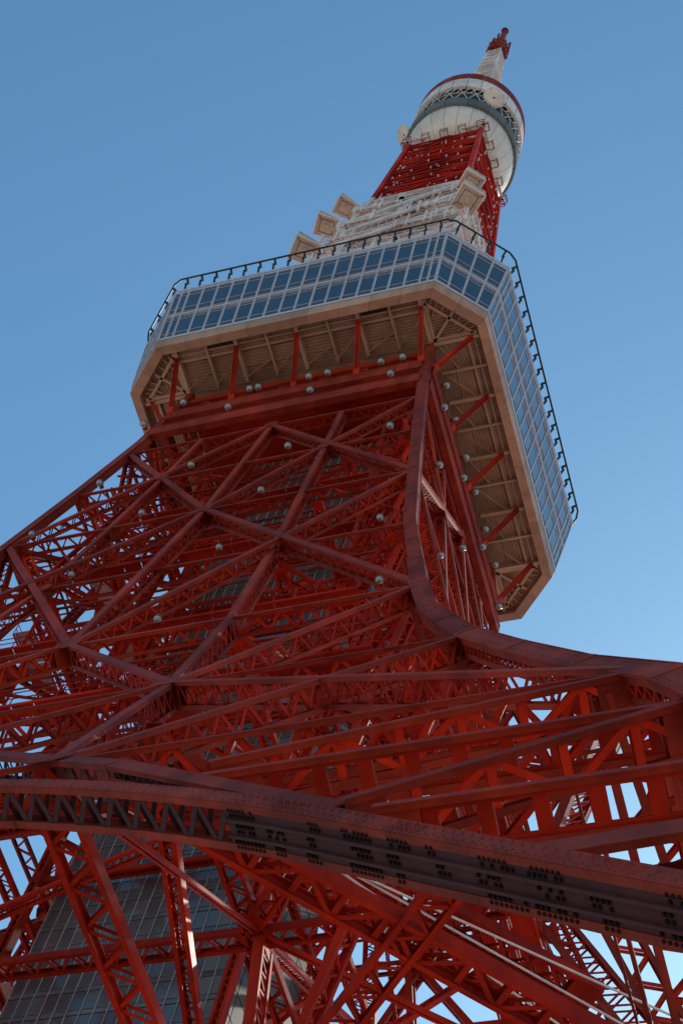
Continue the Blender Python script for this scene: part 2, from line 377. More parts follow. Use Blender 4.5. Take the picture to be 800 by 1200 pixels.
for za, zb, b_, d_ in ((46.5, 66.5, .22, .3), (66.5, 82.5, .2, .28), (82.5, 97.3, .2, .26)):
    ka, kb = max(KP*w(za), 7.7), max(KP*w(zb), 7.7); Wa = w(za)-.9
    I.append(girder(V(ka, -Wa, za), V(kb, -kb, zb), V(1, -.3, 0), b_, d_, 'inner_brace')); I.append(girder(V(Wa, -ka, za), V(kb, -kb, zb), V(.3, -1, 0), b_, d_, 'inner_brace', inset=.1))
    I.append(girder(V(ka, -ka, za), V(7.3, -5.1, (za+zb)/2+4), V(1, -.3, 0), b_, d_, 'inner_brace', inset=.2))
# extra corner-cutting girders low down
for z in (46.5, 52, 57):
    W_ = w(z)-.9; k = KP*w(z)+(2.6 if z == 46.5 else .6)
    I.append(girder(V(k, -W_, z), V(W_, -k, z), V(1, -1, 0), .55, 1.3, 'corner_girder', style='truss' if z == 46.5 else 'x'))
I.append(girder(V(14.8, -28.2, 57), V(11.3, -11.2, 57), V(1, -.1, 0), .6, .7, 'floor_brace'))
# clipped conduits; the plain pale pipes stand in for sunlit girder edges
for q in (((17.0, -28.9), (24.5, -21.4)), ((15.6, -29.4), (24.0, -21.7)), ((20.5, -27.3), (33.5, -16.7)), ((20.2, -28.2), (28.4, -17.6)), ((21.2, -26.9), (31.5, -16.5))):
    g = MB(); A, B = V(*q[0], 50), V(*q[1], 50); g.tube(A, B, .045, 6)
    n = int(np.linalg.norm(B-A)/.9); sv = unit(np.cross(B-A, V(0, 0, 1)))
    for k in range(n if q[0][0] < 18 else 0): c = A+(B-A)*(k+.5)/n; g.rod(c-sv*.02, c+sv*.26+V(0, 0, .05), .035)
    I.append(g.build('conduit_and_glint', GAL, tower))
four(I)
# lattice frame round the lift shaft
S = []
for a, b in ((20, 46.5), (46.5, 66.5), (66.5, 82.5), (82.5, 97.3), (97.3, 119), (119, 141)):
    for sx in (-1, 1):
        for sy_ in (-1, 1):
            girder(V(sx*7.3, sy_*5.1, a), V(sx*7.3, sy_*5.1, b), V(sx, 0, 0), .6, .6, 'shaft_column', pitch=.6)
for z in (46.5, 57, 66.5, 74.5, 82.5, 90, 97.3, 103, 108.6, 114, 119, 125, 131, 137):
    for sx in (-1, 1): girder(V(sx*7.3, -5.1, z), V(sx*7.3, 5.1, z), V(sx, 0, 0), .4, .5, 'shaft_tie')
    for sy_ in ((-1, 1) if z in (66.5, 82.5, 97.3, 108.6, 119, 131) else (1,)): girder(V(-7.3, sy_*5.1, z), V(7.3, sy_*5.1, z), V(0, sy_, 0), .4, .5, 'shaft_tie')
for a, b in ((66.5, 82.5), (82.5, 97.3), (97.3, 108.6), (108.6, 119), (119, 131)):
    for sx in (-1, 1):
        girder(V(sx*7.3, -5.1, a), V(sx*7.3, 5.1, b), V(sx, 0, 0), .3, .4, 'shaft_brace')

# ------------------------------------------------------------------ catwalks with railings inside the frame
def catwalk(p, q, wd, m=PNK):
    p = V(*p); q = V(*q); a = unit(q-p); s = np.cross(a, V(0, 0, 1)); g = MB(); L = np.linalg.norm(q-p)
    for e in (-1, 1):
        g.beam(p+s*e*wd/2, q+s*e*wd/2, s, V(0, 0, 1), .07, .2)
    o = g.build('catwalk', RED, tower)
    dk = MB(); n = int(L/1.2)
    for k in range(n):
        A = p+a*(k*L/n+.03)+V(0, 0, .12); B = p+a*((k+1)*L/n-.03)+V(0, 0, .12); dk.beam(A, B, s, V(0, 0, 1), wd-.1, .03)
    dk.build('walkway_plates', m, o)
    r = MB()
    for e in (-1, 1):
        for h in (.55, 1.1): r.rod(p+s*e*wd/2+V(0, 0, h+.1), q+s*e*wd/2+V(0, 0, h+.1), .045)
        for k in range(n+1):
            c = p+a*k*L/n+s*e*wd/2; r.rod(c, c+V(0, 0, 1.2), .045)
    r.build('guard_rail', RED, o)
for z in (60, 74, 88, 103, 114):
    W_ = w(z)-2.2
    catwalk((-W_, W_, z), (W_, W_, z), 1.6); catwalk((-W_, -W_+3, z+1), (-W_, W_-2, z+1), 1.5)
    catwalk((W_-1, -W_+4, z+2), (W_-1, W_-2, z+2), 1.0, RED)
    if z > 70: catwalk((-W_+2, -W_, z+1.2), (W_-2, -W_, z+1.2), .9, RED)

# ------------------------------------------------------------------ lift shaft
shaft = empty('lift_shaft', 'grey glazed lift shaft standing inside the red tower frame', 'lift shaft')
SX, SY, SZ0, SZ1 = 6.2, 4.0, 18, 141
b = MB(); b.box((-SX+.06, -SY+.06, SZ0), (SX-.06, SY-.06, SZ1)); b.build('shaft_core', SPN, shaft)
NC = 16; cw = 2*SX/NC; RH = 1.85
nr = int((SZ1-SZ0)/RH); rest = MB(); pane_me = {}
def pane(cx, z, h, m, name):
    key = (round(h, 3), m.name)
    if key not in pane_me:
        g = MB(); g.box((-cw/2+.035, -.03, 0), (cw/2-.035, .03, h)); o = g.build(name, m, shaft); pane_me[key] = o.data
    else:
        o = bpy.data.objects.new(name, pane_me[key]); COL.objects.link(o); o.parent = shaft
    o.location = (cx, -SY-.01, z); o.rotation_euler = (RNG.normal(0, .003), 0, RNG.normal(0, .004)); return o
cnt = 0
for r_ in range(nr):
    z = SZ0+r_*RH
    for c in range(NC):
        cx = -SX+(c+.5)*cw; solid = (r_ % 9 == 8 and c in (0, 1, 2, 13, 14, 15)) or c >= 14
        if 64 < z < 98 and cnt < 290:
            pane(cx, z+.42, RH-.5, SPN if solid else SGL, 'glass_panel'); cnt += 1
        else: rest.box((cx-cw/2+.035, -SY-.04, z+.42), (cx+cw/2-.035, -SY+.02, z+RH-.08))
rest.build('glass_panels', SGL, shaft, kind='stuff')
sp2 = MB()
for r_ in range(nr):
    z = SZ0+r_*RH
    for c in range(NC): cx = -SX+(c+.5)*cw; sp2.box((cx-cw/2+.04, -SY-.03, z+.06), (cx+cw/2-.04, -SY+.02, z+.36))
sp2.build('spandrel_panels', SGL, shaft, kind='stuff')
tr = MB()
for r_ in range(nr+1):
    z = SZ0+r_*RH
    for dz in (.0, .39): tr.box((-SX, -SY-.06, z+dz-.03), (SX, -SY, z+dz+.03))
tr.build('transom', TRS, shaft)
for c in range(NC+1):
    g = MB(); x = -SX+c*cw; g.box((x-.022, -SY-.09, SZ0), (x+.022, -SY-.001, SZ1)); g.build('mullion', MUL, shaft)
sb = MB()
for sx in (-1, 1):
    for r_ in range(nr):
        for c in range(6):
            y = -SY+c*2*SY/6; x = sx*SX; sb.box((min(x-.03, x+.03), y+.04, SZ0+r_*RH+.05), (max(x-.03, x+.03), y+2*SY/6-.04, SZ0+(r_+1)*RH-.05))
sb.build('side_panels', GRY, shaft, kind='stuff')

# ------------------------------------------------------------------ observation deck
deck = empty('observation_deck', 'wide eight-sided observation deck with two rows of blue windows and beige underside', 'observation deck', (0, 0, 0))
DB, CB, DT, CT, ZB, ZTOP, ZF, DF = 15.706, 3.522, 16.85, 4.34, 143.88, 153.7, 142.65, 15.60
def octo(D, c):
    h = D-c; return [V(-h, -D), V(h, -D), V(D, -h), V(D, h), V(h, D), V(-h, D), V(-D, h), V(-D, -h)]
ob, ot = octo(DB, CB), octo(DT, CT)
def corner(i, t): v = ob[i % 8]*(1-t)+ot[i % 8]*t; return V(v[0], v[1], ZB+(ZTOP-ZB)*t)
core = MB()
ins = [np.append(v*.992, ZB+.02) for v in ob]+[np.append(v*.992, ZTOP-.02) for v in ot]
core.raw(ins, [(i, (i+1) % 8, 8+(i+1) % 8, 8+i) for i in range(8)]+[tuple(range(8))[::-1], tuple(range(8, 16))]); core.build('deck_body', FRM, deck)
ROWS = [(.045, .095, 'lower_light'), (.105, .358, 'window'), (.365, .405, 'upper_light'), (.535, .585, 'lower_light'), (.595, .845, 'window'), (.855, .91, 'upper_light')]
lights = MB()
for f in range(8):
    a0, a1 = corner(f, 0), corner(f+1, 0); b0, b1 = corner(f, 1), corner(f+1, 1); long = f % 2 == 0
    if long:
        u = [0, .55, 1.1]; n = 16; u = [0, .5, 1]; u += [1+k for k in range(1, n+1)]; u += [u[-1]+.5, u[-1]+1]; u = np.array(u)/u[-1]
    else: u = np.array([0, .9, 1.95, 3, 3.9])/3.9
    at = lambda s_, t: (a0*(1-s_)+a1*s_)*(1-t)+(b0*(1-s_)+b1*s_)*t
    e = unit(a1-a0); nv = unit(np.cross(e, b0-a0)); nv = nv if nv[:2]@((a0+a1)[:2]) > 0 else -nv
    fl = np.linalg.norm(a1-a0)
    for k in range(len(u)-1):
        m = .11/fl; s0, s1 = u[k]+m, u[k+1]-m
        for t0, t1, nm in ROWS:
            q = [at(s0, t0), at(s1, t0), at(s1, t1), at(s0, t1)]; tilt = RNG.normal(0, .011)
            vs = [v+nv*(.03+tilt*(j in (1, 2))) for j, v in enumerate(q)]+[v-nv*.05 for v in q]
            fc = [(0, 1, 2, 3), (7, 6, 5, 4)]+[(j, 4+j, 4+(j+1) % 4, (j+1) % 4) for j in range(4)]
            if nm == 'window': g = MB(); g.raw(vs, fc); g.build('window_pane', GLS, deck)
            else: lights.raw(vs, fc)
    for k in range(len(u)):
        g = MB(); s_ = u[k]
        for d in (-.065, .065):
            if (k == 0 and d < 0) or (k == len(u)-1 and d > 0): continue
            A = at(s_, 0)+e*d; B = at(s_, 1)+e*d; g.beam(A+nv*.05, B+nv*.05, e, nv, .06, .10)
        g.beam(at(s_, 0)+nv*.02, at(s_, 1)+nv*.02, e, nv, .09, .05); g.build('mullion', FRM, deck)
    for t in (.02, .1, .36, .43, .47, .51, .59, .85, .93, .98):
        wd = {.02: .3, .47: .25, .98: .3, .93: .2}.get(t, .05); hv = unit(at(.5, 1)-at(.5, 0))
        g = MB(); g.beam(at(.005, t)+nv*.045, at(.995, t)+nv*.045, hv, nv, wd, .07); g.build('transom', FRM, deck)
    # fascia panels and the lip under them
    of = octo(DF, CB-.03); oi = octo(DF-.75, CB-.03-.31)
    A0, A1 = np.append(of[f], ZF), np.append(of[(f+1) % 8], ZF); I0, I1 = np.append(oi[f], ZF-.05), np.append(oi[(f+1) % 8], ZF-.05)
    n = 9 if long else 2
    for k in range(n):
        gp = .012/ (fl/n); s0, s1 = (k+gp)/n, (k+1-gp)/n; L = lambda X, Y, s_: X*(1-s_)+Y*s_
        vs = [L(a0, a1, s0)+nv*.02, L(a0, a1, s1)+nv*.02, L(A0, A1, s1), L(A0, A1, s0), L(I0, I1, s0), L(I0, I1, s1), L(I0, I1, s0)+V(0, 0, .9), L(I0, I1, s1)+V(0, 0, .9)]
        g = MB(); g.raw(vs, [(0, 3, 2, 1), (3, 4, 5, 2), (4, 6, 7, 5), (6, 0, 1, 7), (0, 6, 4, 3), (1, 2, 5, 7)]); g.build('fascia_panel', FAS, deck)
lights.build('narrow_lights', GLS, deck, kind='stuff')
roof = MB(); rv = [np.append(v*.985, ZTOP-.04) for v in ot]+[np.append(v*.985, ZTOP+.25) for v in ot]
roof.raw(rv, [(i, (i+1) % 8, 8+(i+1) % 8, 8+i) for i in range(8)]+[tuple(range(8, 16))]); roof.build('roof_edge', FRM, deck)
# soffit: ribbed panels between beams
SF = 143.5
D1 = DF-.7
def clipx(y):                                # half-width of the octagon at distance y from centre
    c = CB+.1; y = abs(y); return D1 if y < D1-c else D1-(y-(D1-c))
so = MB(); ribs = MB()
base = [np.append(v*1.0, SF+.12) for v in octo(D1, CB-.3)]; base += [v+V(0, 0, .2) for v in base]
so.raw(base, [tuple(range(8)), tuple(range(8, 16))[::-1]]+[(i, 8+i, 8+(i+1) % 8, (i+1) % 8) for i in range(8)]); so.build('soffit_slab', BEI, deck)
def rot(v, k):
    c, s = [(1, 0), (0, 1), (-1, 0), (0, -1)][k]; return V(c*v[0]-s*v[1], s*v[0]+c*v[1], v[2])
# panels (four sides), ribs run along the side
proto = {}
bays = np.arange(-10.7, 10.71, 2.675)
for side in range(4):
    for i in range(len(bays)-1):
        for (y0, y1) in ((-14.75, -13.45), (-13.4, -12.0), (-11.95, -10.6)):
            key = round(y0, 2)
            if key not in proto:
                g = MB(); n = 5; dy = (y1-y0)/n; wd = bays[1]-bays[0]-.06
                g.box((-wd/2, y0+.01, .06), (wd/2, y1-.01, .10))
                for r_ in range(n): g.box((-wd/2, y0+r_*dy+.03, .0), (wd/2, y0+(r_+1)*dy-.03, .06))
                o = g.build('soffit_panel', BEI, deck); proto[key] = o
            else: o = proto[key].copy(); COL.objects.link(o)
            c = rot(V((bays[i]+bays[i+1])/2, 0, SF), side); o.location = c; o.rotation_euler = (RNG.normal(0, .004), RNG.normal(0, .004), side*math.pi/2)
    cr = MB()
    for r_ in range(26):
        y = -14.8+r_*.23; x0 = 10.75; x1 = min(clipx(y), clipx(y))
        if x1 > x0: 
            A, B = rot(V(x0, y, SF+.05), side), rot(V(x1, y, SF+.05), side); dv = unit(B-A); cr.beam(A, B, np.cross(V(0, 0, 1), dv), V(0, 0, 1), .17, .06)
    cr.build('corner_soffit_panel', BEI, deck)
    for i, x in enumerate(bays):
        big = i % 2 == 0; g = MB(); dp = .5 if big else .38
        A, B = rot(V(x, -14.75, SF-dp/2), side), rot(V(x, -10.9, SF-dp/2), side); dv = unit(B-A); sv = np.cross(V(0, 0, 1), dv)
        g.beam(A, B, sv, V(0, 0, 1), .06, dp)
        for h in (-1, 1): g.beam(A+V(0, 0, h*dp/2), B+V(0, 0, h*dp/2), sv, V(0, 0, 1), .3 if big else .2, .05)
        g.build('soffit_beam', BEM, deck)
    g = MB(); A, B = rot(V(-11.2, -13.7, SF-.16), side), rot(V(11.2, -13.7, SF-.16), side); sv = rot(V(0, 1, 0), side)
    g.beam(A, B, sv, V(0, 0, 1), .22, .28); A, B = rot(V(-11.2, -14.25, SF-.16), side), rot(V(11.2, -14.25, SF-.16), side); g.beam(A, B, sv, V(0, 0, 1), .14, .22)
    g.build('edge_beam', BEM, deck)
    # corner framing
    for q0, q1, bw in (((11.0, -14.6), (11.0, -10.9), .3), ((11.0, -14.3), (14.3, -11.0), .26), ((11.0, -10.9), (13.1, -13.1), .22), ((11.0, -11.0), (14.6, -11.0), .3), ((12.0, -14.2), (11.3, -13.0), .1), ((12.5, -13.8), (11.9, -12.9), .1), ((14.2, -12.0), (13.0, -11.3), .1), ((13.7, -12.6), (12.9, -11.9), .1), ((11.6, -14.5), (11.1, -13.4), .1), ((14.5, -11.5), (13.3, -11.15), .1)):
        g = MB(); A, B = rot(V(q0[0], q0[1], SF-.18), side), rot(V(q1[0], q1[1], SF-.18), side); dv = unit(B-A); sv = np.cross(V(0, 0, 1), dv)
        dz = .32 if bw > .2 else .16; A = A+V(0, 0, .16-dz/2); B = B+V(0, 0, .16-dz/2)
        g.beam(A, B, sv, V(0, 0, 1), bw*.6, dz); g.beam(A-V(0, 0, dz/2+.01), B-V(0, 0, dz/2+.01), sv, V(0, 0, 1), bw, .04); g.build('corner_beam', BEM, deck)
    # dark cross ties
    for i, x in enumerate(bays[:-1]):
        g = MB(); A, B = rot(V(x+.15, -11.3, SF-.55), side), rot(V(x+2.5, -13.2 if i % 2 else -12.4, SF-.35), side); g.rod(A, B, .1); g.build('soffit_tie', BEI, deck)
    # raking red struts carry the edge
    for x in (-10.7, -5.35, 0, 5.35, 10.7):
        g = MB(); A, B = rot(V(x, -11.55, 137.3), side), rot(V(x, -14.15, SF-.5), side); ax = unit(B-A); sv = rot(V(1, 0, 0), side); nv = np.cross(sv, ax)
        g.beam(A, B, sv, nv, .05, .26)
        for h in (-1, 1): g.beam(A+sv*h*.15, B+sv*h*.15, nv, sv, .3, .05)
        g.beam(A-ax*.1, A+ax*.5, sv, nv, .5, .36)
        g.build('raking_strut', RED, deck)
for x0, x1 in ((5.75, 7.85), (-7.75, -5.5)):
    g = MB(); g.box((x0, -14.95, SF-.22), (x1, -14.35, SF-.12)); o = g.build('vent_opening', DRK, deck)
fl_ = MB(); fl_.box((-10.6, -10.6, 141.9), (10.6, 10.6, 142.3)); fl_.build('service_floor', RED, deck)
# roof-edge cleaning rail
rl = MB(); pts = []
for i in range(8):
    v = ot[i]; pts.append(np.append(v+unit(v)*.55, ZTOP+1.95))
RP = []
for i in range(8):
    A, B = pts[i], pts[(i+1) % 8]; d = unit(B-A); RP += [A+d*.45, B-d*.45]
for i in range(len(RP)): rl.tube(RP[i], RP[(i+1) % len(RP)], .09, 8)
rl.build('cleaning_rail', DRK, deck)
for f in range(8):
    A, B = corner(f, 1), corner(f+1, 1); n = 18 if f % 2 == 0 else 4
    e = unit(B-A); nv = V(e[1], -e[0], 0); nv = nv if nv[:2]@((A+B)[:2]) > 0 else -nv
    for k in range(n):
        c = A+(B-A)*(k+.5)/n; g = MB()
        p0 = c-nv*.1+V(0, 0, .1); p1 = c+nv*.2+V(0, 0, 1.0); p2 = c+nv*.05+V(0, 0, 1.7); p3 = c+nv*.5+V(0, 0, 1.93)
        g.rod(p0, p1, .13, .2, nv); g.rod(p1, p2, .2, .2, nv); g.rod(p2, p3, .16, .2, V(0, 0, 1)); g.build('rail_bracket', DRK, deck)

# ------------------------------------------------------------------ tower above the deck
U = []
BND = 213.5
uz = [150, 158, 166, 174, 182, 190, 197, 204, 210, BND]
uz2 = [BND, 218, 222.5, 227, 231.5, 236, 240.5]
for zs, m in ((uz, WHT), (uz2, RED)):
    for a, b in zip(zs[:-1], zs[1:]):
        g = MB(); g.rod(V(w(a), -w(a), a), V(w(b), -w(b), b+.05), .55); U.append(g.build('upper_leg', m, tower))
        d = .45 if m is RED else .5
        U.append(girder(P(-w(b), b), P(w(b), b), V(0, -1, 0), .35, d, 'upper_girder', m=m))
        U.append(girder(P(-w(a), a), P(w(b), b), V(0, -1, 0), .3, d*.8, 'upper_brace', m=m)); U.append(girder(P(w(a), a), P(-w(b), b), V(0, -1, 0), .3, d*.8, 'upper_brace', m=m, inset=.08))
        for t in ((.5,)):
            zm = a+(b-a)*t; g = MB(); g.beam(P(-w(zm), zm), P(w(zm), zm), V(0, 0, 1), V(0, 1, 0), .22, .3); U.append(g.build('upper_tie', m, tower))
        for k in range(1, 4):
            xa = -1+2*k/4; g = MB(); g.rod(V(xa*w(a), -w(a)+.4, a), V(xa*w(b), -w(b)+.4, b), .2); U.append(g.build('upper_stud', m, tower))
        if m is RED:
            U.append(girder(V(-w(b)*.9, -w(b)*.45, b), V(w(b)*.9, -w(b)*.45, b), V(0, 0, -1), .8, .4, 'upper_floor_girder', m=m))
            g = MB(); g.rod(V(-w(a)*.6, -w(a)*.6, a), V(w(b)*.6, -w(b)*.5, b), .3); g.rod(V(w(a)*.6, -w(a)*.6, a), V(-w(b)*.6, -w(b)*.5, b), .3); U.append(g.build('upper_inner_brace', m, tower))
four(U)
# inner core of the upper frame, ladders and cable trays
g = MB()
for x in (-2.2, 2.2):
    for y in (-2.2, 2.2): g.rod(V(x, y, 154), V(x, y, 241), .5)
for z in np.arange(156, 240, 3.):
    for s in (-1, 1): g.rod(V(-2.2, s*2.2, z), V(2.2, s*2.2, z+1.5), .25); g.rod(V(s*2.2, -2.2, z), V(s*2.2, 2.2, z+1.5), .25)
    g.box((-2.1, -2.1, z), (2.1, 2.1, z+.12))
g.build('upper_core', REDW, tower)
# white open platforms, cluttered with handrails and small aerials
for z, ex in ((176, .5), (184, .6), (191.5, .8), (199, .7), (206, .6)):
    W_ = w(z); g = MB(); o_ = W_+ex; h = MB()
    for k in range(4):
        A, B = rot(V(-o_, -W_-ex, z+k*.07), k), rot(V(W_-.2, -W_-ex, z+k*.07), k); sv = rot(V(0, 1, 0), k); up_ = V(0, 0, 1)
        for e in (0, .5, 1): g.beam(A+sv*ex*e, B+sv*ex*e, sv, up_, .12, .34)
        n = int(2*o_/1.2)
        for j in range(n+1):
            c = A+(B-A)*j/n; g.beam(c, c+sv*ex, unit(B-A), up_, .14, .12); g.rod(c+sv*ex, c+sv*(ex+.6)-V(0, 0, 1.2), .08)
        for hh in (.6, 1.2): h.rod(A+V(0, 0, hh), B+V(0, 0, hh), .06)
        for j in range(n+1): c = A+(B-A)*j/n; h.rod(c, c+V(0, 0, 1.2), .06)
        for j in range(12):
            t = random.random(); c = A+(B-A)*t; zz_ = random.uniform(1., 3); h.rod(c-V(0, 0, random.uniform(.2, 1.5)), c+V(0, 0, zz_), random.uniform(.1, .3))
            if random.random() < .6: h.rod(c, c+rot(V(random.uniform(-1.5, 1.5), random.uniform(.2, 1.5), random.uniform(-2, 2)), k), .1)
            if random.random() < .35: h.beam(c, c+V(0, 0, random.uniform(.6, 1.4)), unit(B-A), sv, random.uniform(.4, .8), .25)
    pl = g.build('white_platform', WHT, tower); h.build('handrail', WHT, pl)
for (x0, z0, x1, z1) in ((-6.5, 199, 6.2, 208), (-6.5, 194, 6.5, 202), (-7, 188, 6.6, 195)):
    o = girder(P(x0, z0, .8), P(x1, z1, .8), V(0, -1, 0), .8, .8, 'cable_rack', style='ladder', m=WHT, pitch=.9)
# small white rods over the red stretch, put in as glints off the steel
br = MB()
for z in uz2:
    for k in range(4):
        for j in range(7):
            x = random.uniform(-.9, .9)*w(z); c = rot(V(x, -w(z)-.25, z+random.uniform(-1, 1)), k); br.rod(c, c+V(0, 0, random.uniform(.2, .9)), random.uniform(.06, .17))
br.build('glint_fittings', WHT, tower, kind='stuff')
cg = MB()
for k in range(4):
    for j in range(5):
        t = -1+.5*j; c = rot(V(t*5.0, -5.3, 240.3), k); s_ = rot(V(1, 0, 0), k); n_ = rot(V(0, 1, 0), k)
        for e in (-1, 1):
            cg.rod(c+s_*e*.5-n_*.6, c+s_*e*.5+n_*.3, .1); cg.rod(c+s_*e*.5-n_*.6, c+s_*e*.5-n_*.6+V(0, 0, 1.0), .07)
        for h in (0, 1.0): cg.rod(c-s_*.5-n_*.6+V(0, 0, h), c+s_*.5-n_*.6+V(0, 0, h), .08)
cg.build('lamp_cradle', REDW, tower)
g = MB()
for k in range(4):
    A, B = rot(V(-5.6, -5.2, 241.6), k), rot(V(5.6, -5.2, 241.6), k); g.rod(A, B, .3); g.rod(A+V(0, 0, 1), B+V(0, 0, 1), .1)
    for j in range(10): c = A+(B-A)*j/9; g.rod(c, c+V(0, 0, 1), .1)
g.build('collar_walkway', WHT, tower)

# ------------------------------------------------------------------ upper observation deck
top = empty('upper_observation_deck', 'round white upper deck with bowl underside, dark lattice band and red rim', 'observation deck')
prof = [(5.0, 240.9), (5.9, 241.6), (6.6, 242.8), (7.05, 244.2), (7.3, 245.7), (7.42, 246.9)]
NB = 24
for k in range(NB):
    a0, a1 = k*2*math.pi/NB+.003, (k+1)*2*math.pi/NB-.003; g = MB(); g.lathe(prof+[(7.2, 246.9), (6.9, 245), (5.0, 241.3)], 4, a0, a1); g.build('bowl_panel', IVO, top, smooth=True)
g = MB(); g.lathe([(4.9, 241.2), (6.8, 243.6), (7.2, 246)], 48); g.build('bowl_lining', GRY, top)
for k in range(16):
    g = MB(); g.lathe([(7.45, 246.95), (7.8, 247.1), (7.85, 249.9), (7.5, 250), (7.45, 246.95)], 4, k*math.pi/8+.004, (k+1)*math.pi/8-.004); g.build('ring_panel', GRY, top)
g = MB(); g.lathe([(7.2, 249.9), (7.2, 250.2), (7.2, 256.3), (7.0, 256.5)], 48); g.build('window_drum', DRK, top)
tr = 26; g = MB()
for k in range(tr):
    f = lambda kk, z, r=7.72: V(r*math.cos(kk*2*math.pi/tr), r*math.sin(kk*2*math.pi/tr), z)
    g.rod(f(k, 250), f(k+.5, 253.2), .1); g.rod(f(k+.5, 253.2), f(k+1, 250), .1); g.rod(f(k, 253.2), f(k+1, 253.2), .12)
    g.rod(f(k, 256.5), f(k+.5, 253.2), .1); g.rod(f(k+.5, 253.2), f(k+1, 256.5), .1); g.rod(f(k, 253.2), f(k+.5, 256.5), .1)
g.build('lattice_screen', IVO, top)
for k in range(24):
    a0, a1 = k*math.pi/12+.004, (k+1)*math.pi/12-.004
    g = MB(); g.lathe([(7.45, 256.5), (7.86, 256.6), (7.88, 261), (7.4, 261.1)], 3, a0, a1); g.build('white_band_panel', WHT, top)
    g = MB(); g.lathe([(7.6, 261.05), (7.9, 261.15), (7.92, 263.9), (7.3, 264.2)], 3, a0, a1); g.build('red_rim_panel', REDW, top)
g = MB(); g.lathe([(7.25, 256.8), (7.25, 263.5), (.1, 263.7)], 48); g.build('roof', GRY, top)
def sphere(mb, c, r, n=12, m=8, sx=1):
    vs = []; fs = []
    for j in range(m+1):
        t = math.pi*j/m
        for i in range(n): a = 2*math.pi*i/n; vs.append(V(c[0]+r*math.sin(t)*math.cos(a), c[1]+r*math.sin(t)*math.sin(a), c[2]+r*math.cos(t)*sx))
    for j in range(m):
        for i in range(n): fs.append((j*n+i, j*n+(i+1) % n, (j+1)*n+(i+1) % n, (j+1)*n+i))
    mb.raw(vs, fs)
def dish(name, label, loc, az, r, m):
    t = empty(name, label, 'dish antenna', loc, 'dish antennas round the upper deck'); d = V(math.cos(az), math.sin(az), -.8); d = unit(d)
    x = unit(np.cross(d, V(0, 0, 1))); y = np.cross(x, d); g = MB(); n = 20
    rings = [(.1*r, -.45*r), (.6*r, -.3*r), (r, 0), (.96*r, .12*r), (.55*r, .05*r), (.1*r, .0)]
    vs = [d*h+x*math.cos(2*math.pi*i/n)*q+y*math.sin(2*math.pi*i/n)*q for q, h in rings for i in range(n)]
    g.raw(vs, [(j*n+i, j*n+(i+1) % n, (j+1)*n+(i+1) % n, (j+1)*n+i) for j in range(len(rings)-1) for i in range(n)]); g.build('dish', m, t, smooth=True)
    h = MB()
    for k in range(8): a = k*math.pi/4; h.rod(d*.15*r+x*math.cos(a)*r*.95+y*math.sin(a)*r*.95, -d*.6*r+x*math.cos(a)*.3*r+y*math.sin(a)*.3*r, .14)
    h.rod(-d*.5*r, -d*1.6*r, .3); h.build('support_frame', m, t)
dish('dish_antenna', 'beige round dish antenna on the near side of the upper deck lattice band', (8.3*math.cos(R(-45)), 8.3*math.sin(R(-45)), 252.8), R(-45), 1.6, IVO)
dish('dish_antenna', 'beige dish antenna jutting from the left edge of the upper deck', (8.4*math.cos(R(207)), 8.4*math.sin(R(207)), 252.6), R(207), 1.5, IVO)

# ------------------------------------------------------------------ antenna mast
mast = empty('antenna_mast', 'slender antenna mast, white lattice below and red at the tip', 'antenna mast', (0, 0, 0))
mz = np.linspace(263.6, 312, 17); mw = lambda z: float(np.interp(z, [263, 298, 312], [2.0, 1.45, 1.0]))
for a, b in zip(mz[:-1], mz[1:]):
    for k in range(4):
        g = MB(); r_ = lambda x, y, z: rot(V(x, y, z), k)
        g.rod(r_(mw(a), -mw(a), a), r_(mw(b), -mw(b), b), .32)
        g.rod(r_(-mw(a), -mw(a), a), r_(mw(b), -mw(b), b), .2); g.rod(r_(mw(a), -mw(a), a), r_(-mw(b), -mw(b), b), .2); g.rod(r_(-mw(b), -mw(b), b), r_(mw(b), -mw(b), b), .22)
        for t in (.25, .5, .75): zz_ = a+(b-a)*t; g.beam(r_(-mw(zz_), -mw(zz_)-.15, zz_), r_(mw(zz_), -mw(zz_)-.15, zz_), V(0, 0, 1), r_(0, 1, 0), .3, .1)
        g.build('mast_bay', WHT, mast)
g = MB()
for z in np.arange(264, 312, 1.1): g.box((-mw(z)*.8, -mw(z)*.8, z), (mw(z)*.8, mw(z)*.8, z+.5))
g.build('antenna_panels', WHT, mast)
g = MB(); n = 6
for z0, z1, a0, a1 in ((312, 314.5, 1.15, 1.15), (314.7, 317, 1.15, 1.1), (317.2, 320, 1.05, .95)):
    for k in range(4): g.raw([rot(V(x, y, z), k) for x, y, z in ((-a0, -a0, z0), (a0, -a0, z0), (a1, -a1, z1), (-a1, -a1, z1), (-a0*.5, -a0*.5, z0), (a0*.5, -a0*.5, z0))], [(0, 1, 2, 3), (0, 4, 5, 1)])
    for k in range(4):
        for j in range(4): c = rot(V(-a0+.3+j*.58, -a0-.3, (z0+z1)/2), k); g.rod(c-V(0, 0, .8), c+V(0, 0, .8), .25); g.rod(c, c+rot(V(0, .5, 0), k), .15)
g.build('red_antenna_cage', REDW, mast)
g = MB()
for k in range(4):
    for j, zc in enumerate((312.5, 315.5, 320)):
        c = rot(V(1.7+.3*(j == 1), -.6+.4*j, zc), k); g.rod(c-V(0, 0, 1.3), c+V(0, 0, 1.3), .3); g.rod(c, rot(V(.5, -.3, zc), k), .16)
g.build('dipole', REDW, mast)
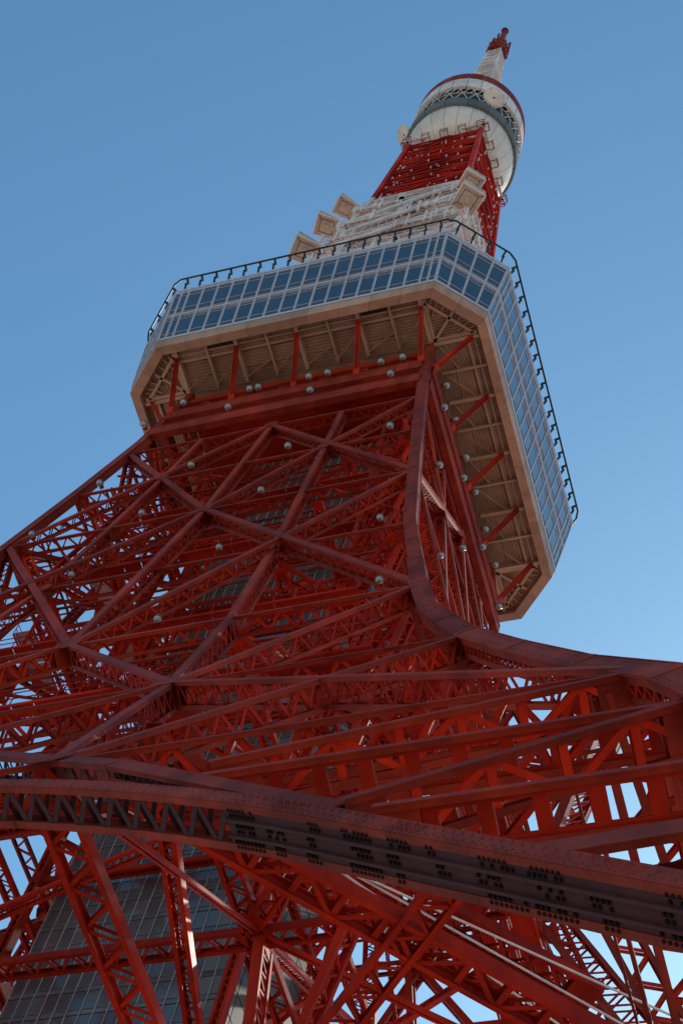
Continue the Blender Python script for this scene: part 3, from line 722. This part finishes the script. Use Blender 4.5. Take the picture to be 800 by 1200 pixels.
g = MB(); g.tube((0, 0, 319.5), (0, 0, 329.5), .6, 10, True, .5); g.tube((0, 0, 329.5), (0, 0, 332), .42, 10, True, .42); g.tube((0, 0, 332), (0, 0, 333.4), .7, 8, True, .3); g.build('mast_tip', REDW, mast)

# ------------------------------------------------------------------ horn antennas on the white section
def horn(label, loc, az, s, tilt=-.1):
    t = empty('horn_antenna', label, 'horn antenna', loc, 'box horn antennas on the white tower section', az)
    g = MB(); d = s*1.15
    f = [V(d*.8, -s, -s*.5), V(d*.8, s, -s*.5), V(d*.8, s, s*.6), V(d*.8, -s, s*.6)]; b = [V(-d, -s*.9, -s*.5), V(-d, s*.9, -s*.5), V(-d, s*.8, s*.2), V(-d, -s*.8, s*.2)]
    g.raw(f+b, [(0, 1, 2, 3), (7, 6, 5, 4), (0, 4, 5, 1), (1, 5, 6, 2), (2, 6, 7, 3), (3, 7, 4, 0)]); g.build('horn_box', TAN, t)
    h = MB()
    for e in (-1, 1): h.rod(V(-d*1.03, e*s*.97, -s*.52), V(d*.85, e*s*1.03, -s*.52), .16); h.rod(V(e*d*.92-d*.08, -s*1.03, -s*.54), V(e*d*.92-d*.08, s*1.03, -s*.54), .16)
    h.build('rim', WHT, t)
    k = MB(); k.tube((-.1, 0, -s*.51), (-.1, 0, -s*.6), s*.3, 12); k.box((-d*.75, -s*.2, -s*.56), (-d*.5, s*.2, -s*.5)); k.build('access_hatch', TAN, t); fr_ = MB()
    for e in (-1, 1): fr_.rod(V(-d*.6, e*s*.62, -s*.515), V(d*.5, e*s*.62, -s*.515), .07); fr_.rod(V(e*d*.55-d*.05, -s*.62, -s*.515), V(e*d*.55-d*.05, s*.62, -s*.515), .07)
    fr_.rod(V(-d*.6, -s*.62, -s*.51), V(-d*.95, -s*.9, -s*.51), .06); fr_.rod(V(d*.5, s*.62, -s*.51), V(d*.78, s*.95, -s*.51), .06); fr_.build('stiffener', GRY, t)

    a = MB()
    for e in (-1, 1): a.rod(V(-d, e*s*.5, -s*.6), V(-d-3.2, e*s*.3, -s*.9), .16); a.rod(V(-d, e*s*.5, s*.3), V(-d-3.2, e*s*.3, -s*.6), .13)
    a.build('support_arm', WHT, t)
    return t
horn('beige horn antenna, highest of the three jutting out at the left', (-9.2, -5.9, 213), R(222), 1.15)
horn('beige horn antenna, middle of the three jutting out at the left', (-9.6, -6.8, 203), R(211), 1.25)
horn('beige horn antenna, lowest of the three at the left, just above the deck railing', (-10.2, -7.4, 192.8), R(217), 1.4)
horn('large beige horn antenna at the near corner, upper of the pair', (7.6, -7.6, 204.5), R(-45), 1.2)
horn('large beige horn antenna at the near corner, lower of the pair', (8.4, -8.4, 195), R(-45), 1.35)

# ------------------------------------------------------------------ floodlights
src = None
def flood(loc, label, az):
    global src
    if src is None:
        t = empty('floodlight', label, 'floodlight', loc, 'globe floodlights mounted on the tower girders', az); src = t
        g = MB(); sphere(g, (0, 0, .14), .33, 14, 9); g.build('lamp_globe', LMP, t, smooth=True)
        g = MB(); g.tube((0, 0, .38), (0, 0, .6), .3, 12, True, .2); g.lathe([(.325, .1), (.36, .1), (.36, .2), (.325, .2), (.325, .1)], 14); g.tube((0, 0, -.22), (0, 0, -.17), .09, 8); g.build('lamp_rim', LMB, t)
        g = MB(); g.rod(V(0, 0, .55), V(0, .4, .3), .1); g.box((-.16, .3, .1), (.16, .6, .4)); g.build('bracket', RED, t)
    else:
        t = copy_tree(src); t.location = loc; t.rotation_euler = (0, 0, az); t['label'] = label
    k = float(np.interp(loc[2], [100, 130], [.66, .88])); t.scale = (k, k, k)
ORD = ['leftmost', 'second from the left', 'third from the left', 'fourth from the left', 'fifth from the left', 'sixth from the left', 'seventh from the left']
rows = {
 'upper plate girder': (137.9, .75, (-9.6, -3.8, -3.05, 1.3, 2.9, 7.4, 9.2)),
 'lower plate girder': (133.9, .65, (-12.0, -4.7, 2.2, 8.8)),
 'second lattice girder down': (119.4, .35, (-11.1, -3.9, 3.5, 11.1)),
 'third lattice girder down': (109.0, .35, (-12.6, -4.5, 4.0)),
 'fourth lattice girder down': (97.7, .35, (-5.6, 4.1, 14.2)),
 'fifth lattice girder down': (83.0, .35, (5.0, 17.1)),
}
for nm, (z, off, xs) in rows.items():
    for i, x in enumerate(xs):
        flood((x, -w(z)-off, z), 'white globe floodlight, %s on the front %s' % (ORD[i], nm), 0)
ORR = ['nearest the corner leg', 'second from the corner leg', 'third from the corner leg', 'fourth from the corner leg', 'fifth from the corner leg', 'sixth from the corner leg', 'farthest from the corner leg']
rows = {
 'upper plate girder': (138.6, .75, (-8.6, -5.5, -2.1, 1.1, 4.6, 8.0)),
 'lower plate girder': (133.9, .65, (-8.6, -2.4, 3.9, 9.5)),
 'second lattice girder down': (121.0, .35, (-9.3, -2.5)),
 'fourth lattice girder down': (103.4, .35, (-10.7,)),
}
for nm, (z, off, ys) in rows.items():
    for i, y in enumerate(ys):
        flood((w(z)+off, y, z), 'white globe floodlight on the right side %s, %s' % (nm, ORR[i]), math.pi/2)

# ------------------------------------------------------------------ ground
g = MB(); g.raw([V(-3000, -3000, 0), V(3000, -3000, 0), V(3000, 3000, 0), V(-3000, 3000, 0)], [(0, 1, 2, 3)]); g.build('ground', CON, None, kind='structure')
